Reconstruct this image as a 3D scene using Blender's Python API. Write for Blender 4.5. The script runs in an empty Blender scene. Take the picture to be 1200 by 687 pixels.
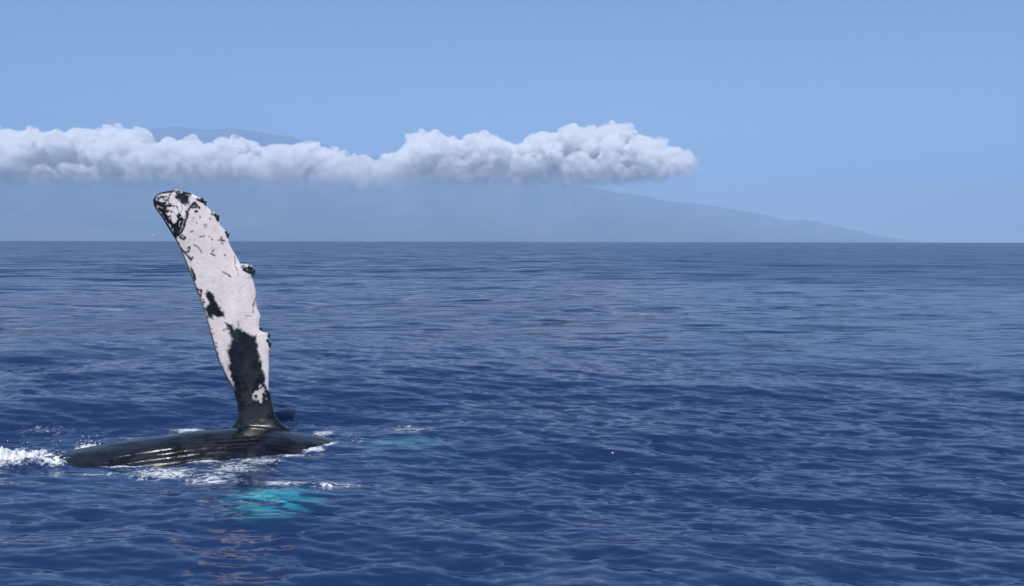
import bpy, bmesh, math, random
import numpy as np
from mathutils import Vector, Matrix, noise as mnoise

C = bpy.context.scene.collection
SC = bpy.context.scene
RNG = np.random.default_rng(7)
random.seed(7)

# ------------------------------------------------------------------ camera, sky, sun, exposure
F = 1039.0                 # focal length in pixels of the 1200 px wide photograph
CAM_H = 3.2
PITCH = math.atan((343.5 - 282.3) / F)
ROLL = math.radians(0.11)
cam = bpy.data.cameras.new('camera')
cam.sensor_width = 36.0
cam.lens = 36.0 * F / 1200.0
cam.clip_start, cam.clip_end = 0.1, 200000.0
camo = bpy.data.objects.new('camera', cam)
C.objects.link(camo)
camo.location = (0, 0, CAM_H)
camo.rotation_euler = (Matrix.Rotation(math.pi / 2 - PITCH, 3, 'X') @ Matrix.Rotation(ROLL, 3, 'Z')).to_euler()
SC.camera = camo

SUN_EL = math.radians(56)
SUN_AZ = math.radians(189)          # clockwise from +Y (the view direction): high behind the camera, a little to the left
w = bpy.data.worlds.new('World')
SC.world = w
w.use_nodes = True
wn = w.node_tree.nodes
wl = w.node_tree.links
bg = wn['Background']
sky = wn.new('ShaderNodeTexSky')
sky.sky_type = 'NISHITA'
sky.sun_disc = False
sky.sun_elevation = SUN_EL
sky.sun_rotation = SUN_AZ
sky.altitude = 0
sky.air_density = 1.0
sky.dust_density = 0.0
sky.ozone_density = 5.0
wl.new(sky.outputs[0], bg.inputs[0])
bg.inputs[1].default_value = 0.088

sun = bpy.data.lights.new('sun', 'SUN')
sun.energy = 4.4
sun.angle = math.radians(0.5)
sun.color = (1.0, 0.95, 0.88)
suno = bpy.data.objects.new('sun', sun)
C.objects.link(suno)
sd = Vector((math.sin(SUN_AZ) * math.cos(SUN_EL), math.cos(SUN_AZ) * math.cos(SUN_EL), math.sin(SUN_EL)))
suno.rotation_euler = sd.to_track_quat('Z', 'Y').to_euler()
suno.location = sd * 60

SC.view_settings.view_transform = 'Standard'
SC.view_settings.look = 'None'
SC.view_settings.gamma = 1.0
SC.view_settings.exposure = 0.26
SC.view_settings.use_curve_mapping = False
SC.cycles.use_denoising = True
SC.cycles.max_bounces = 12
SC.cycles.diffuse_bounces = 2
SC.cycles.glossy_bounces = 3
SC.cycles.transmission_bounces = 3
SC.cycles.transparent_max_bounces = 12
SC.cycles.volume_bounces = 12
SC.cycles.sample_clamp_direct = 1.6
SC.cycles.caustics_reflective = False
SC.cycles.caustics_refractive = False

# ------------------------------------------------------------------ helpers
HORIZON = 282.3


def ground(px, py, z=0.0):
    """point of the place, at height z, that photo pixel (px, py) looks at (level camera approximation with pitch)"""
    d = ray(px, py)
    t = (z - CAM_H) / d[2]
    return np.array([d[0] * t, d[1] * t, z])


def ray(px, py):
    a = (px - 600.0) / F
    b = (343.5 - py) / F
    cp, sp = math.cos(PITCH), math.sin(PITCH)
    return np.array([a, cp + b * sp, -sp + b * cp])


def at_depth(px, py, Y):
    d = ray(px, py)
    return np.array([0, 0, CAM_H]) + d * (Y / d[1])


def tag(o, label=None, cat=None, group=None, kind=None):
    if label: o['label'] = label
    if cat: o['category'] = cat
    if group: o['group'] = group
    if kind: o['kind'] = kind
    return o


def mesh_np(name, V, Q, mat=None, smooth=True, parent=None):
    """a mesh object from numpy vertices and an int array of quads (or tris)"""
    me = bpy.data.meshes.new(name)
    V = np.ascontiguousarray(V, dtype=np.float32)
    Q = np.ascontiguousarray(Q, dtype=np.int32)
    n = Q.shape[1]
    me.vertices.add(len(V))
    me.vertices.foreach_set('co', V.ravel())
    me.loops.add(Q.size)
    me.loops.foreach_set('vertex_index', Q.ravel())
    me.polygons.add(len(Q))
    me.polygons.foreach_set('loop_start', np.arange(0, Q.size, n, dtype=np.int32))
    me.polygons.foreach_set('loop_total', np.full(len(Q), n, dtype=np.int32))
    me.polygons.foreach_set('use_smooth', np.full(len(Q), smooth))
    me.update(calc_edges=True)
    me.validate()
    if mat: me.materials.append(mat)
    o = bpy.data.objects.new(name, me)
    C.objects.link(o)
    if parent: o.parent = parent
    return o


def fattr(me, name, arr):
    a = me.attributes.new(name, 'FLOAT', 'POINT')
    a.data.foreach_set('value', np.ascontiguousarray(arr, dtype=np.float32))


def grid_quads(nr, nc, wrap=False):
    c = nc if wrap else nc - 1
    i = np.arange(nr - 1)[:, None] * nc
    j = np.arange(c)[None, :]
    j2 = (j + 1) % nc
    return np.stack([i + j, i + j2, i + nc + j2, i + nc + j], axis=-1).reshape(-1, 4)


def material(name):
    m = bpy.data.materials.new(name)
    m.use_nodes = True
    nt = m.node_tree
    nt.nodes.clear()
    out = nt.nodes.new('ShaderNodeOutputMaterial')
    return m, nt, out


class NT:
    """terse node builder"""
    def __init__(self, nt):
        self.nt = nt

    def node(self, t, **kw):
        n = self.nt.nodes.new('ShaderNode' + t)
        for k, v in kw.items():
            setattr(n, k, v)
        return n

    def put(self, sock, v):
        if isinstance(v, bpy.types.NodeSocket):
            self.nt.links.new(v, sock)
        elif v is not None:
            sock.default_value = v

    def math(self, op, a, b=None, c=None, clamp=False):
        n = self.node('Math', operation=op, use_clamp=clamp)
        self.put(n.inputs[0], a)
        if b is not None: self.put(n.inputs[1], b)
        if c is not None: self.put(n.inputs[2], c)
        return n.outputs[0]

    def vmath(self, op, a, b=None, s=None):
        n = self.node('VectorMath', operation=op)
        self.put(n.inputs[0], a)
        if b is not None: self.put(n.inputs[1], b)
        if s is not None: self.put(n.inputs['Scale'], s)
        return n.outputs['Value'] if op in ('LENGTH', 'DOT_PRODUCT') else n.outputs[0]

    def noise(self, vec, scale, detail=3.0, rough=0.5, color=False):
        n = self.node('TexNoise')
        self.put(n.inputs['Vector'], vec)
        n.inputs['Scale'].default_value = scale
        n.inputs['Detail'].default_value = detail
        n.inputs['Roughness'].default_value = rough
        return n.outputs['Color'] if color else n.outputs[0]

    def mapr(self, v, a, b, c=0.0, d=1.0, smooth=True):
        n = self.node('MapRange')
        if smooth: n.interpolation_type = 'SMOOTHSTEP'
        self.put(n.inputs[0], v)
        for i, x in enumerate((a, b, c, d)):
            self.put(n.inputs[1 + i], x)
        return n.outputs[0]

    def mixs(self, f, a, b):
        n = self.node('MixShader')
        self.put(n.inputs[0], f)
        self.nt.links.new(a, n.inputs[1])
        self.nt.links.new(b, n.inputs[2])
        return n.outputs[0]

    def mixc(self, f, a, b):
        n = self.node('Mix', data_type='RGBA')
        self.put(n.inputs[0], f)
        self.put(n.inputs[6], a)
        self.put(n.inputs[7], b)
        return n.outputs[2]

    def attr(self, name):
        return self.node('Attribute', attribute_name=name).outputs['Fac']


def vnoise(P, freq, seed=0, octaves=4, gain=0.5):
    """tileless value-gradient fbm in numpy, about -1..1 (P: N x 2 or N x 3)"""
    P = np.asarray(P, dtype=np.float64)
    tot = np.zeros(len(P)); amp = 1.0; norm = 0
    for o in range(octaves):
        q = P * freq * (2.0 ** o) + 17.3 * (seed + 1) + 5.1 * o
        i = np.floor(q).astype(np.int64); f = q - i
        u = f * f * f * (f * (f * 6 - 15) + 10)
        D = P.shape[1]
        acc = np.zeros(len(P))
        for corner in range(2 ** D):
            h = np.full(len(P), (seed * 374761393 + o * 668265263) & 0xffffffff, dtype=np.uint64)
            wgt = np.ones(len(P))
            for d in range(D):
                bit = (corner >> d) & 1
                h = h ^ (((i[:, d] + bit).astype(np.uint64) * np.uint64([73856093, 19349663, 83492791][d])) & np.uint64(0xffffffff))
                wgt *= u[:, d] if bit else 1 - u[:, d]
            h = (h * np.uint64(2654435761)) & np.uint64(0xffffffff)
            h ^= h >> np.uint64(15)
            h = (h * np.uint64(2246822519)) & np.uint64(0xffffffff)
            h ^= h >> np.uint64(13)
            acc += wgt * (h.astype(np.float64) / 4294967295.0 * 2 - 1)
        tot += amp * acc; norm += amp; amp *= gain
    return tot / norm * 1.4


def sstep(x, a, b):
    t = np.clip((x - a) / (b - a), 0, 1)
    return t * t * (3 - 2 * t)


# ------------------------------------------------------------------ whale pose shared by water and whale
FLIP_Y = 14.0
BASE = at_depth(302, 500, FLIP_Y)             # foot of the raised flipper
YAW = math.radians(20)                        # the whale's axis, head to the right and a little away
HD = np.array([math.cos(YAW), math.sin(YAW)])  # towards the head
SD = np.array([math.sin(YAW), -math.cos(YAW)])  # towards the camera

# ------------------------------------------------------------------ water
def spectrum_tile(L, N, lmin, lmax, wind_dir, slope_rms, spread=2.0, seed=0, power=4.0):
    """FFT patch of sea: height and horizontal displacement, scaled to an RMS slope"""
    r = np.random.default_rng(seed)
    k1 = np.fft.fftfreq(N, L / N) * 2 * np.pi
    kx, ky = np.meshgrid(k1, k1, indexing='xy')
    k = np.hypot(kx, ky); k[0, 0] = 1e-6
    amp = k ** (-power / 2.0)
    cosd = (kx * math.cos(wind_dir) + ky * math.sin(wind_dir)) / k
    D = np.abs(cosd) ** spread + 0.025
    band = ((k > 2 * np.pi / lmax) & (k < 2 * np.pi / lmin)).astype(float)
    soft = 1 / (1 + (2 * np.pi / lmax / k) ** 8) * 1 / (1 + (k / (2 * np.pi / lmin)) ** 8)
    H = (r.normal(size=(N, N)) + 1j * r.normal(size=(N, N))) * amp * np.sqrt(D) * soft
    H[0, 0] = 0
    h = np.fft.ifft2(H)
    dx = np.fft.ifft2(1j * kx / k * H).real
    dy = np.fft.ifft2(1j * ky / k * H).real
    sx = np.fft.ifft2(1j * kx * H).real
    sy = np.fft.ifft2(1j * ky * H).real
    s = slope_rms / math.sqrt((sx ** 2 + sy ** 2).mean())
    return L, N, h.real * s, dx * s, dy * s


def sample_tile(t, X, Y, rot):
    L, N, h, dx, dy = t
    c, s = math.cos(rot), math.sin(rot)
    u = ((X * c + Y * s) / L * N) % N
    v = ((-X * s + Y * c) / L * N) % N
    i0 = np.floor(u).astype(int); j0 = np.floor(v).astype(int)
    fu, fv = u - i0, v - j0
    i0 %= N; j0 %= N
    i1, j1 = (i0 + 1) % N, (j0 + 1) % N
    out = []
    for A in (h, dx, dy):
        out.append(A[j0, i0] * (1 - fu) * (1 - fv) + A[j0, i1] * fu * (1 - fv) + A[j1, i0] * (1 - fu) * fv + A[j1, i1] * fu * fv)
    h_, a, b = out
    return h_, a * c - b * s, a * s + b * c


def build_water():
    dense = np.radians(np.linspace(-34, 34, 1000))
    rest = np.radians(np.linspace(34, 326, 150)[1:-1])
    az = np.concatenate([dense, rest])
    r1 = np.geomspace(0.4, CAM_H / math.tan(math.radians(25.5)), 26)[:-1]
    dep = np.radians(np.arange(25.5, 0.6, -0.031))
    r2 = CAM_H / np.tan(dep)
    r3 = np.geomspace(r2[-1], 12000, 110)[1:]
    r = np.concatenate([r1, r2, r3])
    nr, nc = len(r), len(az)
    R, A = np.meshgrid(r, az, indexing='ij')
    X = (R * np.sin(A)).ravel(); Y = (R * np.cos(A)).ravel()
    Rf = R.ravel()
    dr = np.gradient(r)
    DR = np.repeat(dr, nc)
    daz = np.full(nc, np.radians(68 / 999)); daz[1000:] = np.radians(292 / 149)
    DT = (R * daz[None, :]).ravel()
    SP = np.maximum(DR, DT)
    wind = math.radians(84)
    tiles = [(spectrum_tile(640, 512, 9.0, 60, wind, 0.023, 2.0, 1, 4.6), 0.0, 12.0),
             (spectrum_tile(131, 512, 1.5, 10.0, wind, 0.056, 4.0, 2, 3.7), 0.21, 2.6),
             (spectrum_tile(21, 512, 0.12, 1.6, wind, 0.205, 7.0, 3, 3.7), -0.13, 0.4)]
    Z = np.zeros_like(X); OX = np.zeros_like(X); OY = np.zeros_like(X)
    # the whale's bulk smooths the water round it
    s = (X - BASE[0]) * HD[0] + (Y - BASE[1]) * HD[1]
    q = (X - BASE[0]) * SD[0] + (Y - BASE[1]) * SD[1]
    e = np.sqrt(((s + 0.8) / 3.6) ** 2 + ((q - 0.5) / 2.0) ** 2)
    calm = 0.4 + 0.6 * sstep(e, 0.7, 1.5)
    unres = []
    gust = 0.85 + 0.35 * vnoise(np.stack([X * 0.6, Y], 1), 1 / 26.0, 5, 3)
    gust = gust * (1.05 - 0.45 * sstep(X, -8, 35))          # the sea lies calmer towards the right
    for n, (t, rot, lam) in enumerate(tiles):
        h, dx, dy = sample_tile(t, X, Y, rot)
        keep = 1 - sstep(SP, lam * 0.12, lam * 0.45)
        unres.append(1 - keep)
        k = keep * (calm if n < 2 else 0.5 + 0.5 * calm) * (gust if n == 2 else 1)
        Z += h * k; ch = 0.9 if n < 2 else 0.45
        OX -= dx * k * ch; OY -= dy * k * ch + h * k * (0.8, 1.3, 1.15)[n]
    # foam and splash, laid where the whale breaks the surface
    foam = np.zeros_like(X)
    near = np.where((np.abs(X + 4) < 6) & (np.abs(Y - 13) < 5))[0]
    Xn, Yn = X[near], Y[near]
    fo = np.zeros(len(near)); lift = np.zeros(len(near))
    blobs = [  # px, py, rx, ry (photo pixels), strength, lift
        (20, 541, 50, 10, 1.12, 0.11), (66, 542, 26, 7, 1.0, 0.06), (-40, 540, 60, 11, 1.12, 0.11),
        (105, 526, 22, 4, 0.95, 0.05), (150, 545, 45, 5, 0.85, 0.01), (195, 555, 60, 11, 0.78, 0),
        (250, 562, 45, 10, 0.74, 0), (275, 548, 45, 13, 0.70, 0), (335, 567, 34, 4, 0.80, 0.0),
        (392, 569, 40, 5, 0.72, 0.0), (345, 534, 22, 4, 0.90, 0.01), (366, 526, 20, 4, 0.95, 0.02), (384, 520, 16, 4, 0.95, 0.02), (380, 508, 16, 4, 0.85, 0.01), (300, 585, 120, 8, 0.40, 0), (120, 556, 60, 5, 0.55, 0), (222, 504, 26, 4, 0.9, 0.0),
        (230, 539, 60, 5, 0.95, 0.01), (170, 512, 60, 4, 0.65, 0), (478, 504, 46, 8, 0.60, 0),
        (300, 540, 50, 8, 0.7, 0), (60, 502, 60, 7, 0.50, 0), (325, 504, 16, 3, 0.7, 0), (420, 516, 30, 5, 0.5, 0)]
    for px, py, rx, ry, st, li in blobs:
        c = ground(px, py); ex = ground(px + rx, py)[0] - c[0]; ey = (ground(px, py - ry)[1] - ground(px, py + ry)[1]) / 2
        d2 = ((Xn - c[0]) / ex) ** 2 + ((Yn - c[1]) / ey) ** 2
        g = np.exp(-d2 * 0.9)
        fo = np.maximum(fo, st * g); lift = np.maximum(lift, li * g)
    P2 = np.stack([Xn, Yn], 1)
    lump = np.abs(vnoise(P2 * [1, 0.8], 2.6, 3, 5, 0.6)) + 0.7 * np.abs(vnoise(P2, 9.0, 4, 4, 0.6))
    Z[near] += lift * (0.25 + 1.5 * lump)
    foam[near] = fo
    Z -= Rf ** 2 / (2 * 6.371e6)                        # the curve of the earth gives the sea its horizon
    V = np.stack([X + OX, Y + OY, Z], 1)
    Q = grid_quads(nr, nc, wrap=True)
    # close the middle
    V = np.vstack([V, [[0, 0, 0]]])
    o = mesh_np('water', V, Q)
    me = o.data
    z1 = np.zeros(1)
    fattr(me, 'foam', np.concatenate([foam, z1]))
    fattr(me, 'rough_a', np.concatenate([unres[1], z1]))
    fattr(me, 'rough_b', np.concatenate([unres[2], z1]))
    return o


def water_material():
    m, nt, out = material('sea_water')
    n = NT(nt)
    pos = n.node('NewGeometry').outputs['Position']
    nrm = n.node('NewGeometry').outputs['Normal']

    def slopes(scale, strength, detail=2.0, stretch=(0.35, 1.0, 1.0)):
        p = n.vmath('MULTIPLY', pos, stretch)
        c = n.noise(p, scale, detail, 0.6, color=True)
        c = n.vmath('SUBTRACT', c, (0.5, 0.5, 0.5))
        sc = n.node('SeparateXYZ'); nt.links.new(c, sc.inputs[0])
        # long gentle backs, short steep fronts: ripples lean with the wind
        steep = n.math('MAXIMUM', n.math('SUBTRACT', -0.05, sc.outputs[1]), 0.0)
        y = n.math('SUBTRACT', n.math('ADD', n.math('MULTIPLY', sc.outputs[1], 0.55), 0.03), n.math('MULTIPLY', steep, 2.4))
        cc = n.node('CombineXYZ')
        n.put(cc.inputs[0], n.math('MULTIPLY', sc.outputs[0], 0.6)); n.put(cc.inputs[1], y)
        return n.vmath('SCALE', cc.outputs[0], s=strength)

    # wind streaks and slicks: long bands of rougher and smoother water
    pw = n.vmath('MULTIPLY', pos, (0.35, 1.0, 1.0))
    band = n.noise(pw, 1 / 55.0, 3.0, 0.6)
    band2 = n.noise(n.vmath('MULTIPLY', pos, (0.2, 1.0, 1.0)), 1 / 600.0, 3.0, 0.6)
    gust = n.math('MULTIPLY', n.mapr(band, 0.3, 0.7, 0.75, 1.2), n.mapr(band2, 0.35, 0.65, 0.5, 1.3))
    sx_ = n.node('SeparateXYZ'); nt.links.new(pos, sx_.inputs[0])
    gust = n.math('MULTIPLY', gust, n.mapr(sx_.outputs[0], -8.0, 35.0, 1.05, 0.4))
    s1 = slopes(12.0, n.math('MULTIPLY', gust, 0.6), 3.0, (0.22, 1, 1))
    s2 = slopes(2.3, n.math('MULTIPLY', n.attr('rough_b'), n.math('MULTIPLY', gust, 1.0)), 2.0, (0.25, 1, 1))
    s3 = slopes(0.40, n.math('MULTIPLY', n.attr('rough_a'), n.math('MULTIPLY', gust, 1.3)), 2.0)
    tot = n.vmath('ADD', n.vmath('ADD', s1, s2), s3)
    lean = n.node('CombineXYZ'); n.put(lean.inputs[1], n.math('MULTIPLY', n.attr('rough_a'), -0.14))   # far waves lean with the wind
    tot = n.vmath('ADD', tot, lean.outputs[0])
    N = n.vmath('NORMALIZE', n.vmath('ADD', nrm, tot))
    fr = n.node('Fresnel'); fr.inputs['IOR'].default_value = 1.53
    nt.links.new(N, fr.inputs['Normal'])
    gl = n.node('BsdfGlossy'); gl.inputs['Roughness'].default_value = 0.06
    nt.links.new(N, gl.inputs['Normal'])
    up = n.node('BsdfDiffuse'); up.inputs['Color'].default_value = (0.048, 0.125, 0.385, 1)
    n.put(up.inputs['Normal'], (0, 0, 1))
    cmb = n.node('CombineXYZ'); cmb.inputs[2].default_value = 1.0
    nt.links.new(cmb.outputs[0], up.inputs['Normal'])
    tr = n.node('BsdfTransparent')
    body = n.mixs(0.72, up.outputs[0], tr.outputs[0])
    wat = n.mixs(fr.outputs[0], body, gl.outputs[0])
    # foam: lacy, streaked along the flow
    fa = n.attr('foam')
    pf = n.vmath('MULTIPLY', pos, (0.55, 1.0, 1.0))
    wv = n.vmath('SCALE', n.noise(pos, 2.5, 2.0, 0.5, color=True), s=0.35)
    pf = n.vmath('ADD', pf, wv)
    n1 = n.noise(pf, 6.5, 5.0, 0.65)
    ridge = n.math('SUBTRACT', 1.0, n.math('MULTIPLY', n.math('ABSOLUTE', n.math('SUBTRACT', n1, 0.5)), 5.0))
    n2 = n.mapr(n.noise(pf, 21.0, 4.0, 0.65), 0.3, 0.7)
    lace = n.math('ADD', n.math('MULTIPLY', ridge, 0.5), n.math('MULTIPLY', n2, 0.6))
    fm = n.math('SUBTRACT', n.math('ADD', lace, n.math('MULTIPLY', fa, 1.35)), 1.35)
    fmask = n.math('MULTIPLY', n.mapr(fm, -0.05, 0.75, 0.0, 0.95), n.mapr(fa, 0.02, 0.3))
    fd = n.node('BsdfDiffuse'); fd.inputs['Color'].default_value = (0.80, 0.83, 0.85, 1)
    fin = n.mixs(fmask, wat, fd.outputs[0])
    nt.links.new(fin, out.inputs['Surface'])
    ab = n.node('VolumeAbsorption')
    ab.inputs['Color'].default_value = (0.0, 0.925, 0.965, 1)
    ab.inputs['Density'].default_value = 2.6
    nt.links.new(ab.outputs[0], out.inputs['Volume'])
    return m


water = build_water()
water.data.materials.append(water_material())
tag(water, 'choppy deep blue sea reaching to the horizon', kind='structure')

# ------------------------------------------------------------------ mountain
def build_mountain():
    RY = 38000.0
    prof = [(-1100, 283), (-700, 268), (-400, 250), (-200, 228), (0, 196), (100, 168), (165, 154), (200, 150), (240, 148.5), (270, 150.5),
            (300, 154), (345, 160), (372, 167), (400, 177), (440, 186), (520, 196), (600, 207), (650, 213), (700, 221),
            (740, 227), (790, 234), (822, 236), (850, 242), (885, 252), (920, 259), (950, 258), (980, 265),
            (1005, 270.5), (1040, 277), (1070, 281.5), (1092, 285), (1300, 295)]
    px = np.array([(a - 600) / F * RY for a, b in prof]); hz = np.array([(HORIZON - b) / F * RY for a, b in prof])
    nx, ny = 620, 150
    x = np.linspace(px[0], px[-1], nx); yy = np.linspace(0, 1, ny)
    H = np.interp(x, px, hz)
    H = H + vnoise(np.stack([x, x * 0], 1), 1 / 1400.0, 14, 4) * 110 * np.clip(H / 700, 0, 1)
    k = np.ones(5) / 5; H = np.convolve(np.pad(H, 2, 'edge'), k, 'valid')
    Xg, Tg = np.meshgrid(x, yy, indexing='ij')
    ridge_t = 0.7
    front = RY - 900 - 11500 * np.clip(H / 1900, 0, 1)[:, None] ** 0.9        # the island narrows to a cape at the right
    Yg = np.where(Tg <= ridge_t, front + (RY - front) * Tg / ridge_t, RY + (Tg - ridge_t) * 17000)
    up = np.clip(Tg / ridge_t, 0, 1); dn = np.clip((Tg - ridge_t) / (1 - ridge_t), 0, 1)
    shape = np.where(Tg <= ridge_t, up ** 1.15, 1 - dn ** 1.2)
    P = np.stack([Xg.ravel(), Yg.ravel()], 1)
    ns = vnoise(P, 1 / 2600.0, 11, 6, 0.55).reshape(nx, ny)
    rid = 1 - np.abs(vnoise(P * [1.0, 0.35], 1 / 1500.0, 12, 5)).reshape(nx, ny)
    Hx = H[:, None]
    Z = Hx * shape * (1 - 0.45 * (1 - rid) * np.minimum(1, 4 * up * (1 - up) + 0.06)) + ns * 130 * np.clip(Hx / 500, 0, 1) * shape
    Z = np.where(Hx * shape < 8, Z - 30, Z)
    V = np.stack([Xg.ravel(), Yg.ravel(), Z.ravel() - 4], 1)
    return mesh_np('mountain', V, grid_quads(nx, ny)[:, ::-1])


def mountain_material():
    m, nt, out = material('mountain_slopes')
    n = NT(nt)
    pos = n.node('NewGeometry').outputs['Position']
    a = n.noise(pos, 1 / 1800.0, 6.0, 0.6)
    c = n.mixc(n.mapr(a, 0.35, 0.65), (0.025, 0.04, 0.022, 1), (0.13, 0.088, 0.065, 1))
    b = n.node('BsdfDiffuse')
    nt.links.new(c, b.inputs['Color'])
    nt.links.new(b.outputs[0], out.inputs['Surface'])
    return m


mountain = build_mountain()
mountain.data.materials.append(mountain_material())
tag(mountain, 'hazy blue volcanic mountain sloping down to the sea at the right', kind='structure')

# ------------------------------------------------------------------ clouds
def build_cloud(name, label, tops, bottoms, Y, depth, seed, dens=0.05):
    """piles of puffs, grown together into one lumpy hull that holds vapour thinning towards its base"""
    r = np.random.default_rng(seed)
    tx = np.array([(a - 600) / F * Y for a, b in tops]); tz = np.array([(HORIZON - b) / F * Y for a, b in tops])
    bx = np.array([(a - 600) / F * Y for a, b in bottoms]); bz = np.array([(HORIZON - b - 4) / F * Y for a, b in bottoms])
    sph = []
    L = tx[-1] - tx[0]
    for k in range(int(L / 3.6)):
        x = tx[0] + r.random() * L
        rad = float(np.clip(r.lognormal(3.75, 0.45), 18, 110))
        endd = min(x - tx[0], tx[-1] - x)
        top = np.interp(x, tx, tz) ; bot = np.interp(x, bx, bz)
        rad = min(rad * 1.15, (top - bot) * 0.34, 20 + endd * 0.36)
        y = r.uniform(-1, 1) * depth / 2
        t2 = top - 42 - 160 * (y / (depth / 2)) ** 2 * (1 if y < 0 else 0.5)
        hi = t2 - rad * 1.05
        if r.random() < 0.35:
            rad = min(rad, r.uniform(14, 40)); hi = t2 - rad * 0.6
        if r.random() < 0.45:
            z = hi
        else:
            rad = max(rad, (top - bot) * 0.22); rad = min(rad, 22 + endd * 0.5)
            z = r.uniform(min(bot - 20, hi - 1), hi)
        sph.append((x, Y + y, z, rad))
        if rad > 28 and z > bot + (top - bot) * 0.45:
            for q in range(7):
                d = r.normal(size=3); d[2] = abs(d[2]) * 0.8 + 0.1 - 0.3 * r.random(); d[1] = -abs(d[1]) if r.random() < 0.7 else d[1]
                d /= np.linalg.norm(d)
                rr = rad * r.uniform(0.22, 0.42)
                p = np.array([x, Y + y, z]) + d * rad * 0.92
                sph.append((p[0], p[1], p[2], rr))
    # unit puff
    bm = bmesh.new(); bmesh.ops.create_icosphere(bm, subdivisions=2, radius=1.0)
    uv = np.array([v.co[:] for v in bm.verts]); uf = np.array([[v.index for v in f.verts] for f in bm.faces]); bm.free()
    S = np.array(sph)
    V = (S[:, None, :3] + uv[None] * S[:, None, 3:4] * np.array([1.12, 1.0, 0.9])).reshape(-1, 3)
    T = (uf[None] + (np.arange(len(S)) * len(uv))[:, None, None]).reshape(-1, 3)
    o = mesh_np(name + '_puffs', V, T)
    md = o.modifiers.new('grow', 'REMESH'); md.mode = 'VOXEL'; md.voxel_size = 10.0
    bpy.context.view_layer.update()
    me = bpy.data.meshes.new_from_object(o.evaluated_get(bpy.context.evaluated_depsgraph_get()))
    d0 = o.data; bpy.data.objects.remove(o); bpy.data.meshes.remove(d0)
    nv = len(me.vertices)
    co = np.empty(nv * 3); me.vertices.foreach_get('co', co); co = co.reshape(-1, 3)
    no = np.empty(nv * 3); me.vertices.foreach_get('normal', no); no = no.reshape(-1, 3)
    co += no * (vnoise(co, 1 / 60.0, 60 + seed, 5, 0.6) * 15.0)[:, None]
    me.vertices.foreach_set('co', co.ravel()); me.update()
    me.name = name
    me.polygons.foreach_set('use_smooth', np.ones(len(me.polygons), dtype=bool))
    me.materials.clear()
    o = bpy.data.objects.new(name, me); C.objects.link(o)
    m, nt, out = material(name.split('.')[0] + '_vapour')
    n = NT(nt)
    pos = n.node('NewGeometry').outputs['Position']
    sp = n.node('SeparateXYZ'); nt.links.new(pos, sp.inputs[0])
    f1 = n.noise(pos, 1 / 170.0, 4.0, 0.6)
    bot = float(np.mean(bz))
    zb = n.math('ADD', n.math('SUBTRACT', sp.outputs[2], bot), n.math('MULTIPLY', n.math('SUBTRACT', f1, 0.5), 330.0))
    low = n.mapr(zb, -270.0, 400.0)
    low = n.math('ADD', n.math('POWER', low, 3.8), 0.001)
    low = n.math('MULTIPLY', low, n.mapr(n.noise(pos, 1 / 85.0, 6.0, 0.68), 0.40, 0.60, 0.03, 1.0))
    v = n.node('VolumePrincipled')
    v.inputs['Color'].default_value = (1.0, 1.0, 1.0, 1)
    v.inputs['Anisotropy'].default_value = 0.0
    nt.links.new(n.math('MULTIPLY', low, dens), v.inputs['Density'])
    nt.links.new(v.outputs[0], out.inputs['Volume'])
    m.cycles.volume_step_rate = 0.25
    me.materials.append(m)
    tag(o, label, 'cloud', 'clouds lying along the mountain')
    return o, m


c1t = [(-620, 172), (-540, 160), (-400, 154), (-260, 158), (-120, 150), (-40, 156), (0, 151.5), (17, 155), (35, 159), (52, 157), (70, 155), (93, 151), (112, 157), (128, 158), (143, 153), (165, 154),
       (175, 160), (191, 166), (206, 164), (224, 163), (241, 166), (262, 165), (280, 162), (297, 167), (315, 171), (336, 167),
       (364, 166), (385, 171), (400, 180), (425, 190)]
c1b = [(-620, 205), (-260, 214), (0, 216), (200, 216), (425, 214)]
c2t = [(385, 184), (405, 176), (426, 176), (440, 183), (455, 184), (466, 177), (481, 166), (499, 160), (517, 157), (536, 157), (554, 160),
       (572, 160), (591, 165), (609, 166), (620, 155), (635, 149), (646, 155), (653, 160), (657, 148), (679, 149),
       (693, 151), (712, 149), (723, 145), (737, 155), (759, 160), (781, 166), (800, 170), (812, 180)]
c2b = [(385, 214), (480, 221), (540, 224), (600, 219), (660, 212), (740, 204), (812, 198)]
cl1, clm1 = build_cloud('cloud', 'long white cloud bank from the left edge, the mountain peak rising over it', c1t, c1b, 9800, 900, 1)
cl2, clm2 = build_cloud('cloud.001', 'lumpier white cloud bank ending in open sky right of the middle', c2t, c2b, 9300, 800, 2)

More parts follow.
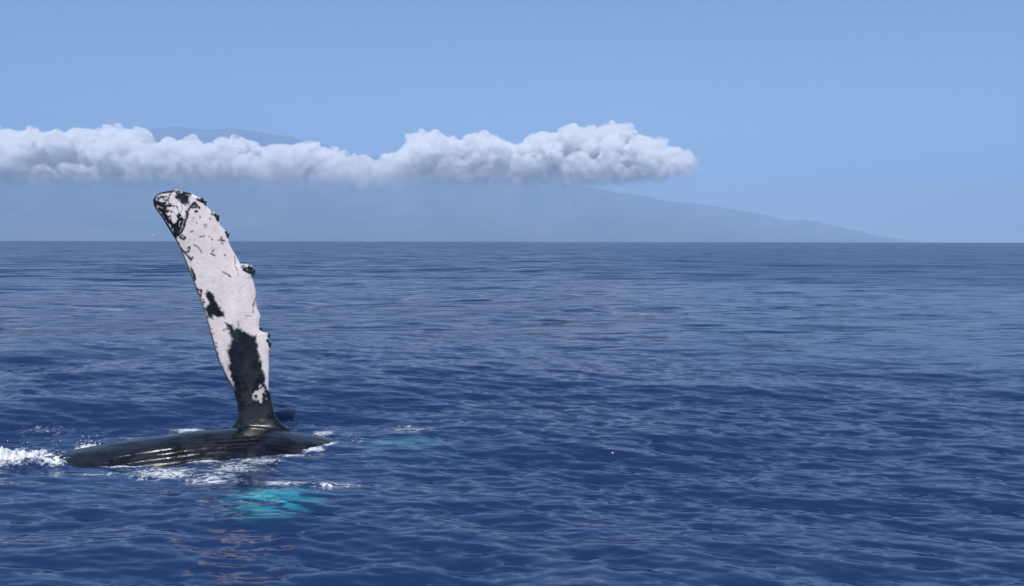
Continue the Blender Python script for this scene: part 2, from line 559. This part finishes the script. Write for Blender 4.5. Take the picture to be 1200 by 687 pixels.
# ------------------------------------------------------------------ whale
def body_mesh():
    S = np.array([3.45, 3.40, 3.25, 2.95, 2.5, 1.8, 1.25, 0.8, 0.0, -0.95, -1.95, -2.7, -3.6, -4.8, -6.0, -7.2, -8.0, -8.6])
    R = np.array([0.02, 0.18, 0.36, 0.58, 0.80, 1.02, 1.12, 1.18, 1.25, 1.26, 1.18, 1.08, 0.92, 0.70, 0.48, 0.30, 0.20, 0.05])
    crest = np.array([-0.60, -0.50, -0.30, -0.15, -0.10, -0.09, -0.03, 0.10, 0.27, 0.28, 0.19, 0.08, -0.12, -0.62, -0.95, -1.2, -1.35, -1.5])
    fine = np.concatenate([np.linspace(3.45, 2.0, 60), np.linspace(2.0, -3.4, 260)[1:], np.linspace(-3.4, -8.6, 60)[1:]])
    o = np.argsort(S)

    def smooth_interp(xs, ys):
        y = np.interp(xs, S[o], ys[o])
        k = 9
        yy = np.interp(np.linspace(-8.6, 3.45, 1200), S[o], ys[o])
        g = np.hanning(61); g /= g.sum()
        yy = np.convolve(np.pad(yy, 30, 'edge'), g, 'valid')
        w_ = sstep(np.minimum(3.45 - xs, xs + 8.6), 0.0, 0.7)
        return y * (1 - w_) + np.interp(xs, np.linspace(-8.6, 3.45, 1200), yy) * w_
    r = smooth_interp(fine, R); cz = smooth_interp(fine, crest) - r
    na = 260
    # angles: denser on the upper, camera-facing side.  0 = up, + = towards the camera
    u = np.linspace(-1, 1, na, endpoint=False)
    ang = np.pi * (0.45 * u + 0.55 * u ** 3) + 0.25
    Sg, Ag = np.meshgrid(fine, ang, indexing='ij')
    Rg = r[:, None] * np.ones_like(Ag)
    # ventral pleats on the belly, which faces the camera
    arc = Ag * 1.2
    pl = np.abs(np.sin(np.pi * arc / 0.098 + 0.12 * np.sin(Sg * 0.9)))
    groove = np.exp(-(pl / 0.35) ** 2)
    wp = sstep(Ag, 0.22, 0.42) * (1 - sstep(Ag, 2.4, 2.8)) * sstep(Sg, -2.6, -1.6) * (1 - sstep(Sg, 2.9, 3.3))
    Rg = Rg - 0.026 * groove * wp * np.clip(0.6 + 0.9 * vnoise(np.stack([Sg.ravel() * 0.8, (Ag * 1.2).ravel() * 3], 1), 1.5, 23, 3), 0, 1.3).reshape(Rg.shape)
    P3 = np.stack([Sg.ravel(), (Ag * 1.2).ravel()], 1)
    Rg = Rg + 0.020 * vnoise(P3 * [0.6, 1.0], 1.4, 21, 4).reshape(Rg.shape) + 0.009 * wp * vnoise(P3 * [0.35, 1.6], 4.0, 22, 3).reshape(Rg.shape)
    q = np.sin(Ag) * Rg * 1.0
    zz = cz[:, None] + np.cos(Ag) * Rg
    bend = -0.030 * np.clip(-Sg - 1.0, 0, None) ** 2        # the tail stock swings a little away
    yc = 0.32 + bend                                         # axis lies a little nearer the camera than the flipper root
    X = BASE[0] + HD[0] * Sg + SD[0] * (q + yc)
    Y = BASE[1] + HD[1] * Sg + SD[1] * (q + yc)
    V = np.stack([X.ravel(), Y.ravel(), zz.ravel()], 1)
    Q = grid_quads(len(fine), na, wrap=True)
    n0 = len(V)
    # caps as fans of quads are awkward: add triangles through bmesh afterwards
    return V, Q, len(fine), na


def lens_mesh(L, Rr, thick, rows, m, bend=None, axis_y=None):
    """blade between two edge curves (N x 3 each, tip first): rounded lens sections"""
    def resample(P, n):
        d = np.concatenate([[0], np.cumsum(np.linalg.norm(np.diff(P, axis=0), axis=1))]); d /= d[-1]
        t = np.linspace(0, 1, n)
        return np.stack([np.interp(t, d, P[:, k]) for k in range(3)], 1)
    A = resample(L, rows); B = resample(Rr, rows)
    th = np.linspace(0, 2 * np.pi, 2 * m, endpoint=False)
    V = []
    t = np.linspace(0, 1, rows)
    T = np.interp(t, thick[0], thick[1])
    k = rows // 12; g = np.hanning(2 * k + 1); g /= g.sum()
    Bs = np.stack([np.convolve(np.pad(B[:, c], k, mode='reflect', reflect_type='odd'), g, 'valid') for c in range(3)], 1)
    cho = Bs - A
    cl = np.linalg.norm(cho, axis=1, keepdims=True)
    cx = cho / np.maximum(cl, 1e-6)
    nrm = np.cross(cx, np.gradient((A + B) / 2, axis=0)); nrm /= np.maximum(np.linalg.norm(nrm, axis=1, keepdims=True), 1e-9)
    if nrm[rows // 2][1] > 0: nrm = -nrm
    v = (1 - np.cos(th)) / 2                                   # 0 leading .. 1 trailing
    prof = np.sign(np.sin(th)) * np.abs(np.sin(th)) ** 0.8 * (1.0 - 0.45 * v)
    Tt = np.minimum(T, cl[:, 0] * 0.45)
    P = A[:, None, :] + cho[:, None, :] * v[None, :, None] + nrm[:, None, :] * (Tt[:, None] * prof[None, :] * 0.5)[:, :, None]
    P = P + (B - Bs)[:, None, :] * (v[None, :, None] ** 9)
    P = P + nrm[:, None, :] * (0.014 * np.sin(th)[None, :] * vnoise(P.reshape(-1, 3) * [1, 1, 0.6], 2.6, 71, 3).reshape(rows, 2 * m))[:, :, None]
    return P.reshape(-1, 3), grid_quads(rows, 2 * m, wrap=True), rows, 2 * m


def closed(name, V, Q, rows, nc, extra=None):
    me = bpy.data.meshes.new(name)
    c0 = V[:nc].mean(0); c1 = V[-nc:].mean(0)
    Vt = np.vstack([V, c0, c1])
    faces = [tuple(f) for f in Q.tolist()]
    n0, n1 = len(V), len(V) + 1
    b = (rows - 1) * nc
    for j in range(nc):
        k = (j + 1) % nc
        faces.append((n0, k, j)); faces.append((n1, b + j, b + k))
    me.from_pydata(Vt.tolist(), [], faces)
    bm = bmesh.new(); bm.from_mesh(me)
    bmesh.ops.remove_doubles(bm, verts=bm.verts, dist=1e-5)
    bmesh.ops.recalc_face_normals(bm, faces=bm.faces)
    bm.to_mesh(me); bm.free()
    o = bpy.data.objects.new(name, me)
    C.objects.link(o)
    return o


LEFT = [(190, 226), (186, 228), (181.5, 231.5), (179.2, 235), (180, 241), (182.5, 246), (190.6, 257), (198.2, 270), (204.8, 280), (211.3, 292), (216.8, 306),
        (223.3, 321.4), (228.8, 336.7), (234.3, 349.8), (241.5, 370), (246.6, 389.6), (251.6, 408), (257.8, 426.8), (266.5, 444),
        (274, 456.5), (278.3, 471.3), (279.8, 483.7), (277.6, 494), (272, 501), (262, 507), (250, 520)]
RIGHT = [(190, 226), (197, 224.7), (207, 223.3), (213.5, 225), (223.3, 226.4), (228, 230), (234, 232.5), (238, 234), (241.5, 239.5), (243, 244), (248.5, 249), (253, 251), (256.5, 257),
         (257.5, 264), (262.5, 269.5), (266, 272), (268, 279), (268.5, 286), (273, 295), (279, 305), (282.5, 311.6), (287, 310.5), (292, 311.5), (297.5, 316), (297.8, 321), (295.5, 326),
         (298.7, 336), (300.5, 345), (300, 352), (301.6, 362), (305.6, 371), (304.5, 379), (304, 383), (308, 388.5), (313.5, 390.5), (316.3, 398), (317.5, 408), (315.6, 414), (316, 432),
         (315.2, 454), (318, 469), (320.5, 481), (324.5, 491), (332, 499), (342, 505), (356, 520)]


def fl(pts):
    out = []
    for a, b in pts:
        t = (500 - b) / 275.0
        out.append(at_depth(a, b, FLIP_Y + 0.50 * t - 0.10 * t * t))
    return np.array(out)


def dens_poly(P, n=400):
    return P


def build_whale():
    V, Q, nr, na = body_mesh()
    body = closed('whale_body_shape', V, Q, nr, na)
    Vf, Qf, rf, nf = lens_mesh(fl(LEFT), fl(RIGHT), ([0, 0.03, 0.15, 0.5, 0.8, 0.92, 1.0], [0.05, 0.09, 0.13, 0.20, 0.30, 0.42, 0.75]), 520, 120)
    flip = closed('flipper_shape', Vf, Qf, rf, nf)
    # the other flipper, just under the surface on the near side
    def pt(px, py, z): return ground(px, py, z)
    Ll = np.array([pt(392, 586, -0.26), pt(370, 575, -0.24), pt(330, 571, -0.22), (-3.45, 12.9, -0.26), (-3.4, 13.2, -0.4)])
    Rl = np.array([pt(392, 586, -0.26), pt(385, 600, -0.28), pt(355, 612, -0.28), pt(310, 620, -0.28), pt(265, 608, -0.26), pt(250, 590, -0.24), (-4.45, 12.9, -0.28), (-4.5, 13.2, -0.4)])
    Vs, Qs, rs, ns_ = lens_mesh(Ll, Rl, ([0, 0.1, 0.5, 1.0], [0.05, 0.10, 0.16, 0.25]), 80, 26)
    sub = closed('low_flipper_shape', Vs, Qs, rs, ns_)
    for other in (flip, sub):
        md = body.modifiers.new('union', 'BOOLEAN')
        md.operation = 'UNION'; md.solver = 'MANIFOLD'; md.object = other
    bpy.context.view_layer.update()
    dg = bpy.context.evaluated_depsgraph_get()
    me = bpy.data.meshes.new_from_object(body.evaluated_get(dg))
    for o in (body, flip, sub):
        d = o.data
        bpy.data.objects.remove(o); bpy.data.meshes.remove(d)
    bm = bmesh.new(); bm.from_mesh(me)
    bmesh.ops.triangulate(bm, faces=[f for f in bm.faces if len(f.verts) > 4])
    bmesh.ops.remove_doubles(bm, verts=bm.verts, dist=0.0008)
    bm.to_mesh(me); bm.free()
    n = len(me.vertices)
    co = np.empty(n * 3); me.vertices.foreach_get('co', co); co = co.reshape(-1, 3)
    E = np.empty(len(me.edges) * 2, dtype=np.int32); me.edges.foreach_get('vertices', E); E = E.reshape(-1, 2)
    # blend the skin where the flipper leaves the body
    d = np.sqrt(((co[:, 0] - BASE[0]) / 0.75) ** 2 + ((co[:, 1] - BASE[1]) / 0.55) ** 2 + ((co[:, 2] - BASE[2] + 0.02) / 0.16) ** 2)
    wt = (1 - sstep(d, 0.5, 1.0))[:, None] * 0.8
    deg = np.bincount(E.ravel(), minlength=n)[:, None]
    for _ in range(30):
        acc = np.zeros_like(co)
        np.add.at(acc, E[:, 0], co[E[:, 1]]); np.add.at(acc, E[:, 1], co[E[:, 0]])
        co += (acc / np.maximum(deg, 1) - co) * wt
    me.vertices.foreach_set('co', co.ravel())
    me.polygons.foreach_set('use_smooth', np.ones(len(me.polygons), dtype=bool))
    me.update()
    me.name = 'humpback_whale'
    me.materials.clear()
    me.polygons.foreach_set('material_index', np.zeros(len(me.polygons), dtype=np.int32))
    o = bpy.data.objects.new('humpback_whale', me)
    C.objects.link(o)
    # ---- pigment: white underside of the flipper with black markings
    rel = co - np.array([0, 0, CAM_H])
    cp, sp = math.cos(PITCH), math.sin(PITCH)
    fy = rel[:, 1] * cp - rel[:, 2] * sp; fz = rel[:, 1] * sp + rel[:, 2] * cp
    fx = rel[:, 0] / fy * F + 600; fyy = 343.5 - fz / fy * F            # flipper plan coordinates
    onf = (co[:, 2] > BASE[2] + 0.0) & (fyy < 500)
    pig = pigment(fx, fyy)
    back = np.empty(n * 3); me.vertices.foreach_get('normal', back); back = back.reshape(-1, 3)
    backface = sstep(back[:, 1], 0.1, 0.45)
    white = np.where(onf, pig * (1 - backface), 0.0)
    # lower flipper and pale chin, seen through the water
    nz = vnoise(co, 2.2, 31, 4)
    cl_ = ground(320, 590, -0.25)
    dl = np.sqrt(((co[:, 0] - cl_[0]) / 0.80) ** 2 + ((co[:, 1] - cl_[1] - 0.05) / 0.98) ** 2)
    st = vnoise(co * [0.6, 1.6, 1.0], 4.0, 33, 4)
    lowm = (1 - sstep(dl + 0.13 * st + 0.12 * nz, 0.1, 0.95)) * (co[:, 2] < -0.05) * (back[:, 2] > 0)
    white = np.maximum(white, lowm * 1.1)
    s = (co[:, 0] - BASE[0]) * HD[0] + (co[:, 1] - BASE[1]) * HD[1]
    q = (co[:, 0] - BASE[0]) * SD[0] + (co[:, 1] - BASE[1]) * SD[1]
    dc = np.sqrt(((s - 2.35) / 0.92) ** 2 + ((q - 0.14) / 0.46) ** 2)
    chin = (1 - sstep(dc + 0.6 * st + 0.3 * nz, 0.3, 1.1)) * (co[:, 2] < 0) * (back[:, 2] > 0)
    white = np.maximum(white, chin * 0.6)
    fattr(me, 'pale', white)
    return o


R1 = lambda a, b: (160 + a / 4.578, 210 + b / 4.578)
R2 = lambda a, b: (160 + a / 4.039, 350 + b / 4.039)


def seg_dist(px, py, a, b):
    ax, ay = a; bx, by = b
    dx, dy = bx - ax, by - ay
    t = np.clip(((px - ax) * dx + (py - ay) * dy) / max(dx * dx + dy * dy, 1e-9), 0, 1)
    return np.hypot(px - ax - t * dx, py - ay - t * dy)


def poly_sdf(px, py, pts):
    d = np.full(len(px), 1e9); ins = np.zeros(len(px), bool)
    for (a, b) in zip(pts, pts[1:] + pts[:1]):
        d = np.minimum(d, seg_dist(px, py, a, b))
        c = ((a[1] > py) != (b[1] > py)) & (px < (b[0] - a[0]) * (py - a[1]) / ((b[1] - a[1]) or 1e-9) + a[0])
        ins ^= c
    return np.where(ins, -d, d)


def pigment(px, py):
    """1 = white skin, 0 = black skin"""
    P = np.stack([px, py], 1)
    wx = vnoise(P, 1 / 7.0, 41, 4, 0.6) * 1.5; wy = vnoise(P, 1 / 7.0, 42, 4, 0.6) * 1.5
    qx, qy = px + wx, py + wy
    fine = vnoise(P, 1 / 2.5, 43, 3)
    grain = vnoise(P, 1 / 5.0, 44, 5, 0.7)
    dark = np.zeros(len(px))

    def line(pts, wd, fn=R1, soft=0.9, q=True):
        nonlocal dark
        pts = [fn(*p) for p in pts]
        d = np.full(len(px), 1e9)
        for a, b in zip(pts[:-1], pts[1:]):
            d = np.minimum(d, seg_dist(qx if q else px, qy if q else py, a, b))
        dark = np.maximum(dark, 1 - sstep(d + fine * 0.35, wd / 9.156 - soft, wd / 9.156 + soft))

    def blob(pts, fn, rag=1.5, soft=1.9):
        nonlocal dark
        d = poly_sdf(qx, qy, [fn(*p) for p in pts])
        dark = np.maximum(dark, 1 - sstep(d + fine * rag + grain * 1.6, -soft, soft))

    def spot(a, b, r, fn=R1):
        line([(a, b), (a + 1, b)], 2 * r, fn)
    # tip
    line([(86, 112), (108, 88), (140, 74), (190, 66), (215, 66)], 19)
    line([(215, 66), (250, 76), (288, 84)], 14)
    blob([(205, 90), (250, 72), (288, 85), (280, 115), (285, 132), (255, 140), (232, 128), (215, 108)], R1, 1.0)
    line([(312, 132), (290, 158), (268, 195), (258, 245), (238, 285), (208, 312)], 14)
    line([(312, 132), (322, 150), (300, 160)], 12)
    line([(108, 130), (150, 152), (142, 190), (172, 230), (202, 262), (216, 292)], 22)
    line([(120, 160), (140, 175), (165, 178)], 17)
    line([(92, 108), (102, 165), (142, 217), (177, 277), (207, 322)], 20, q=False)
    line([(240, 303), (258, 320), (246, 332), (226, 312)], 10)
    line([(200, 300), (222, 300)], 23)
    line([(236, 374), (262, 402), (292, 442), (295, 428)], 10)
    line([(270, 377), (286, 370), (281, 394), (266, 402)], 9)
    line([(215, 340), (228, 352), (222, 365)], 9)
    line([(295, 480), (300, 500), (310, 545)], 13)
    line([(320, 590), (345, 600), (340, 640)], 10)
    # scribbled black pattern over the tip and along the leading edge
    tip = [R1(*p) for p in ((100, 100), (190, 70), (300, 85), (300, 150), (262, 215), (240, 285), (205, 315), (165, 250))]
    reg = sstep(-poly_sdf(px, py, tip), -1.0, 2.5)
    w1 = vnoise(np.stack([px, py], 1), 1 / 11.0, 51, 3) * 5; w2 = vnoise(np.stack([px, py], 1), 1 / 11.0, 52, 3) * 5
    fb = vnoise(np.stack([px + w1, py * 0.9 + w2], 1), 1 / 9.0, 53, 4, 0.55)
    fb2 = vnoise(np.stack([px + w2, py + w1], 1), 1 / 6.0, 54, 3)
    left = sstep(-(px - (181 + (py - 230) * 0.52)), -26, 0)
    dark = np.maximum(dark, reg * (1 - sstep(np.abs(fb) - 0.05 - 0.14 * left, 0.0, 0.06)))
    dark = np.maximum(dark, reg * sstep(fb2 + 0.35 * left, 0.42, 0.55))
    # scars
    a = np.linspace(0, 2 * np.pi, 12)
    line([(368 + 8 * math.cos(t), 257 + 8 * math.sin(t)) for t in a], 5, soft=0.35)
    line([(408 + 8 * math.cos(t), 382 + 12 * math.sin(t)) for t in a[:9]], 4, soft=0.4)
    line([(443, 330), (470, 335)], 8); line([(452, 315), (461, 347)], 7)
    line([(310, 355), (330, 374), (346, 395)], 5); line([(396, 403), (423, 413)], 6)
    line([(465, 503), (500, 523)], 7); line([(340, 313), (360, 307)], 5); line([(286, 286), (301, 281)], 5)
    for x, y, r in ((405, 330, 5), (386, 315, 4), (336, 210, 5), (318, 178, 8), (331, 155, 7), (477, 413, 5), (326, 240, 3), (305, 215, 3), (395, 215, 4)):
        spot(x, y, r)
    # trailing edge patches
    line([(322, 112), (345, 125), (368, 134)], 15); line([(425, 195), (440, 220)], 18); line([(480, 290), (492, 310)], 18)
    line([(398, 178), (412, 190)], 8)
    line([(572, 480), (600, 500), (622, 515)], 16); line([(600, 470), (630, 488)], 10)
    line([(527, 410), (530, 470), (545, 520)], 3, soft=0.5)
    line([(642, 640), (630, 687)], 4)
    # leading edge line
    line([(205, 318), (237, 374), (262, 440), (292, 510), (317, 580), (342, 640), (350, 687)], 8, q=False)
    line([(300, 0), (328, 80), (350, 160), (370, 235), (395, 310), (430, 380), (460, 430)], 9, R2, q=False)
    for k in range(34):
        t = random.random(); pts = [R2(*p) for p in ((305, 0), (330, 80), (350, 160), (370, 235), (395, 310), (430, 380))]
        i = min(int(t * 5), 4); f = t * 5 - i
        x = pts[i][0] * (1 - f) + pts[i + 1][0] * f; y = pts[i][1] * (1 - f) + pts[i + 1][1] * f
        line([(x, y), (x + random.uniform(1.0, 3.5), y + random.uniform(0.2, 1.5))], 5, lambda a, b: (a, b))
    # dark patch at the leading edge
    blob([(322, -20), (340, -40), (365, -20), (378, 20), (395, 50), (416, 75), (412, 95), (385, 92), (362, 82), (358, 100), (338, 92), (330, 55), (345, 20)], R2, 0.8)
    # dark root
    blob([(425, 118), (448, 128), (466, 150), (478, 130), (492, 150), (520, 160), (550, 182), (568, 180), (580, 245), (590, 300), (600, 350), (607, 400), (630, 440),
          (700, 460), (720, 700), (420, 700), (440, 470), (466, 432), (450, 382), (436, 340), (442, 300), (432, 250), (452, 200), (436, 165)], R2, 0.7)
    line([(478, 110), (484, 130)], 5, R2); line([(412, 155), (428, 145)], 4, R2); line([(515, 88), (542, 88)], 4, R2); line([(548, 70), (556, 25)], 3, R2)
    line([(588, 140), (604, 160)], 18, R2); line([(622, 200), (636, 230)], 16, R2)
    tone = vnoise(P * [1.0, 0.35], 1 / 14.0, 55, 4)
    white = 1 - dark
    for k in range(60):                                     # faint old scratches
        y0 = random.uniform(240, 440); x0 = np.interp(y0, [235, 300, 350, 400, 450], [215, 250, 270, 285, 295]) + random.uniform(-26, 24)
        an = random.uniform(0, math.pi); ln = random.uniform(2, 9)
        d_ = seg_dist(qx, qy, (x0, y0), (x0 + math.cos(an) * ln, y0 + math.sin(an) * ln))
        white = white * (1 - random.uniform(0.06, 0.3) * (1 - sstep(d_, 0.1, 0.9)))
    white = white * np.clip(0.94 + 0.09 * tone, 0, 1)
    # grey mottling along the left edge of the dark root
    g = (1 - sstep(seg_dist(qx, qy, R2(440, 230), R2(440, 340)), 0, 7)) * (fine > -0.1) * 0.4
    white = np.clip(white - g * white, 0, 1)
    # wet glint on the root painted as white skin, faint paler patch beside it
    d = np.hypot((px - R2(585, 455)[0]) / 8.5, (py - R2(585, 455)[1]) / 9.5)
    sc = vnoise(P, 1 / 4.0, 45, 5, 0.65)
    white = np.maximum(white, (1 - sstep(d + sc * 0.7, 0.45, 0.9)) * 0.75)
    d = np.hypot((px - R2(520, 450)[0]) / 12, (py - R2(520, 450)[1]) / 16)
    white = np.maximum(white, (1 - sstep(d + sc * 0.9, 0.2, 0.9)) * 0.03)
    return white


def whale_material():
    m, nt, out = material('whale_skin')
    n = NT(nt)
    pos = n.node('NewGeometry').outputs['Position']
    pale = n.attr('pale')
    a = n.noise(pos, 3.0, 5.0, 0.6)
    b = n.noise(pos, 22.0, 4.0, 0.6)
    dk = n.mixc(n.mapr(a, 0.35, 0.7), (0.004, 0.005, 0.008, 1), (0.019, 0.022, 0.029, 1))
    wh = n.mixc(n.mapr(b, 0.35, 0.7), (0.78, 0.695, 0.685, 1), (0.84, 0.76, 0.745, 1))
    col = n.mixc(pale, dk, wh)
    p = n.node('BsdfPrincipled')
    nt.links.new(col, p.inputs['Base Color'])
    nt.links.new(n.mapr(a, 0.35, 0.65, 0.09, 0.34), p.inputs['Roughness'])
    p.inputs['IOR'].default_value = 1.4
    spz = n.node('SeparateXYZ'); nt.links.new(pos, spz.inputs[0])
    nt.links.new(n.mapr(spz.outputs[2], -0.12, 0.0, 0.0, 0.5), p.inputs['Specular IOR Level'])    # wet skin only shines in air
    bu = n.node('Bump'); bu.inputs['Strength'].default_value = 0.38; bu.inputs['Distance'].default_value = 0.015
    ps = n.vmath('MULTIPLY', pos, (0.5, 1.0, 1.0))
    nt.links.new(n.math('ADD', n.noise(ps, 14.0, 4.0, 0.6), n.math('MULTIPLY', b, 0.4)), bu.inputs['Height'])
    nt.links.new(bu.outputs[0], p.inputs['Normal'])
    nt.links.new(p.outputs[0], out.inputs['Surface'])
    return m


whale = build_whale()
wm = whale_material()
whale.data.materials.append(wm)
tag(whale, 'black humpback whale rolled on its side raising one white flipper out of the sea', 'whale')

# ------------------------------------------------------------------ barnacles on the flipper's trailing edge
def barnacle_mesh():
    bm = bmesh.new()
    rings = [(1.0, 0.0), (0.92, 0.35), (0.62, 0.72), (0.42, 0.74), (0.30, 0.50)]
    nseg = 9
    prev = None
    for rr, h in rings:
        vs = [bm.verts.new(((rr + 0.09 * (1 if i % 2 else -1)) * math.cos(2 * math.pi * i / nseg), (rr + 0.09 * (1 if i % 2 else -1)) * math.sin(2 * math.pi * i / nseg), h)) for i in range(nseg)]
        if prev:
            for i in range(nseg):
                bm.faces.new((prev[i], prev[(i + 1) % nseg], vs[(i + 1) % nseg], vs[i]))
        prev = vs
    bm.faces.new(prev)
    me = bpy.data.meshes.new('barnacle')
    bm.to_mesh(me); bm.free()
    for p in me.polygons: p.use_smooth = True
    return me


def barnacle_mat(name, c):
    m, nt, out = material(name)
    n = NT(nt)
    p = n.node('BsdfPrincipled')
    pos = n.node('NewGeometry').outputs['Position']
    a = n.noise(pos, 40.0, 3.0, 0.6)
    nt.links.new(n.mixc(a, tuple(x * 0.7 for x in c) + (1,), c + (1,)), p.inputs['Base Color'])
    p.inputs['Roughness'].default_value = 0.45
    nt.links.new(p.outputs[0], out.inputs['Surface'])
    return m


bmesh_white = barnacle_mesh(); bmesh_dark = bmesh_white.copy()
bmesh_white.materials.append(barnacle_mat('pale_barnacle_shell', (0.72, 0.70, 0.66)))
bmesh_dark.materials.append(barnacle_mat('dark_barnacle_shell', (0.015, 0.017, 0.022)))
for px, py, sz, white_one in [(284.5, 312, 2.6, 1), (289.5, 312.5, 2.8, 1), (287, 316.5, 2.6, 0), (293, 314.5, 2.8, 0), (297, 319, 3.0, 0), (292, 319, 2.5, 0),
                              (296.5, 323, 2.0, 0), (294.5, 312.8, 1.7, 1), (236.5, 234.5, 2.2, 0), (240.5, 238, 2.0, 0), (232, 233, 1.8, 1), (251, 250.5, 1.8, 1), (255, 255, 2.6, 0), (248, 250.5, 1.5, 1),
                              (267, 276, 2.2, 0), (207, 224.5, 1.9, 1), (201, 225.5, 1.5, 0), (213, 226.5, 1.6, 1), (315.5, 394, 2.2, 0), (316.8, 404, 2.2, 0), (306, 386, 1.8, 0)]:
    t = (500 - py) / 275.0
    c = at_depth(px, py, FLIP_Y + 0.50 * t - 0.10 * t * t - 0.015)
    b = bpy.data.objects.new('barnacle', bmesh_white if white_one else bmesh_dark)
    C.objects.link(b)
    b.parent = whale
    s = sz / F * FLIP_Y
    b.location = c + np.array([0, -0.012, 0])
    b.rotation_euler = Vector((random.uniform(0.2, 0.9), -1, random.uniform(-0.2, 0.5))).to_track_quat('Z', 'Y').to_euler()
    b.scale = (s, s, s * 0.9)

# ------------------------------------------------------------------ spray thrown up where the back breaks the surface
def build_spray():
    bm = bmesh.new()
    r = random.Random(3)
    def drop(p, s):
        m = Matrix.Translation(p) @ Matrix.Diagonal((s * r.uniform(0.7, 1.8), s * r.uniform(0.7, 1.3), s * r.uniform(0.6, 1.4), 1))
        bmesh.ops.create_icosphere(bm, subdivisions=1, radius=1.0, matrix=m)
    for k in range(170):
        px = r.gauss(35, 38); py = 543 + r.gauss(0, 5)
        if px > 92: continue
        g = ground(px, py)
        h = abs(r.gauss(0, 0.10)) + 0.03
        drop(Vector((g[0], g[1], h)), r.uniform(0.002, 0.008))
    for k in range(50):
        t = r.random()
        g = ground(88 + 38 * t, 529 - 3 * t)
        drop(Vector((g[0], g[1], abs(r.gauss(0, 0.10)) * (1 - 0.5 * t) + 0.02)), r.uniform(0.003, 0.009))
    for k in range(30):
        g = ground(r.gauss(375, 14), r.gauss(513, 4))
        drop(Vector((g[0], g[1], abs(r.gauss(0, 0.05)) + 0.02)), r.uniform(0.003, 0.007))
    drop(Vector(at_depth(178.6, 277, 14.0)), 0.012)
    me = bpy.data.meshes.new('spray')
    bm.to_mesh(me); bm.free()
    for p in me.polygons: p.use_smooth = True
    o = bpy.data.objects.new('spray', me)
    C.objects.link(o)
    m, nt, out = material('white_spray')
    d = nt.nodes.new('ShaderNodeBsdfDiffuse'); d.inputs['Color'].default_value = (0.85, 0.87, 0.88, 1)
    nt.links.new(d.outputs[0], out.inputs['Surface'])
    me.materials.append(m)
    return tag(o, 'white spray thrown up around the whale', kind='stuff')


build_spray()

# ------------------------------------------------------------------ haze
def build_haze():
    x, y0, y1, z0, z1 = 70000, -66000, 66000, -40, 5400
    V = [(-x, y0, z0), (x, y0, z0), (x, y1, z0), (-x, y1, z0), (-x, y0, z1), (x, y0, z1), (x, y1, z1), (-x, y1, z1)]
    Q = [(0, 3, 2, 1), (4, 5, 6, 7), (0, 1, 5, 4), (1, 2, 6, 5), (2, 3, 7, 6), (3, 0, 4, 7)]
    o = mesh_np('haze', V, Q, smooth=False)
    m, nt, out = material('sea_haze')
    v = nt.nodes.new('ShaderNodeVolumePrincipled')
    v.inputs['Color'].default_value = (0.45, 0.68, 0.98, 1)
    v.inputs['Density'].default_value = 5.0e-5
    v.inputs['Anisotropy'].default_value = -0.25
    nt.links.new(v.outputs[0], out.inputs['Volume'])
    o.data.materials.append(m)
    return tag(o, kind='stuff')


build_haze()
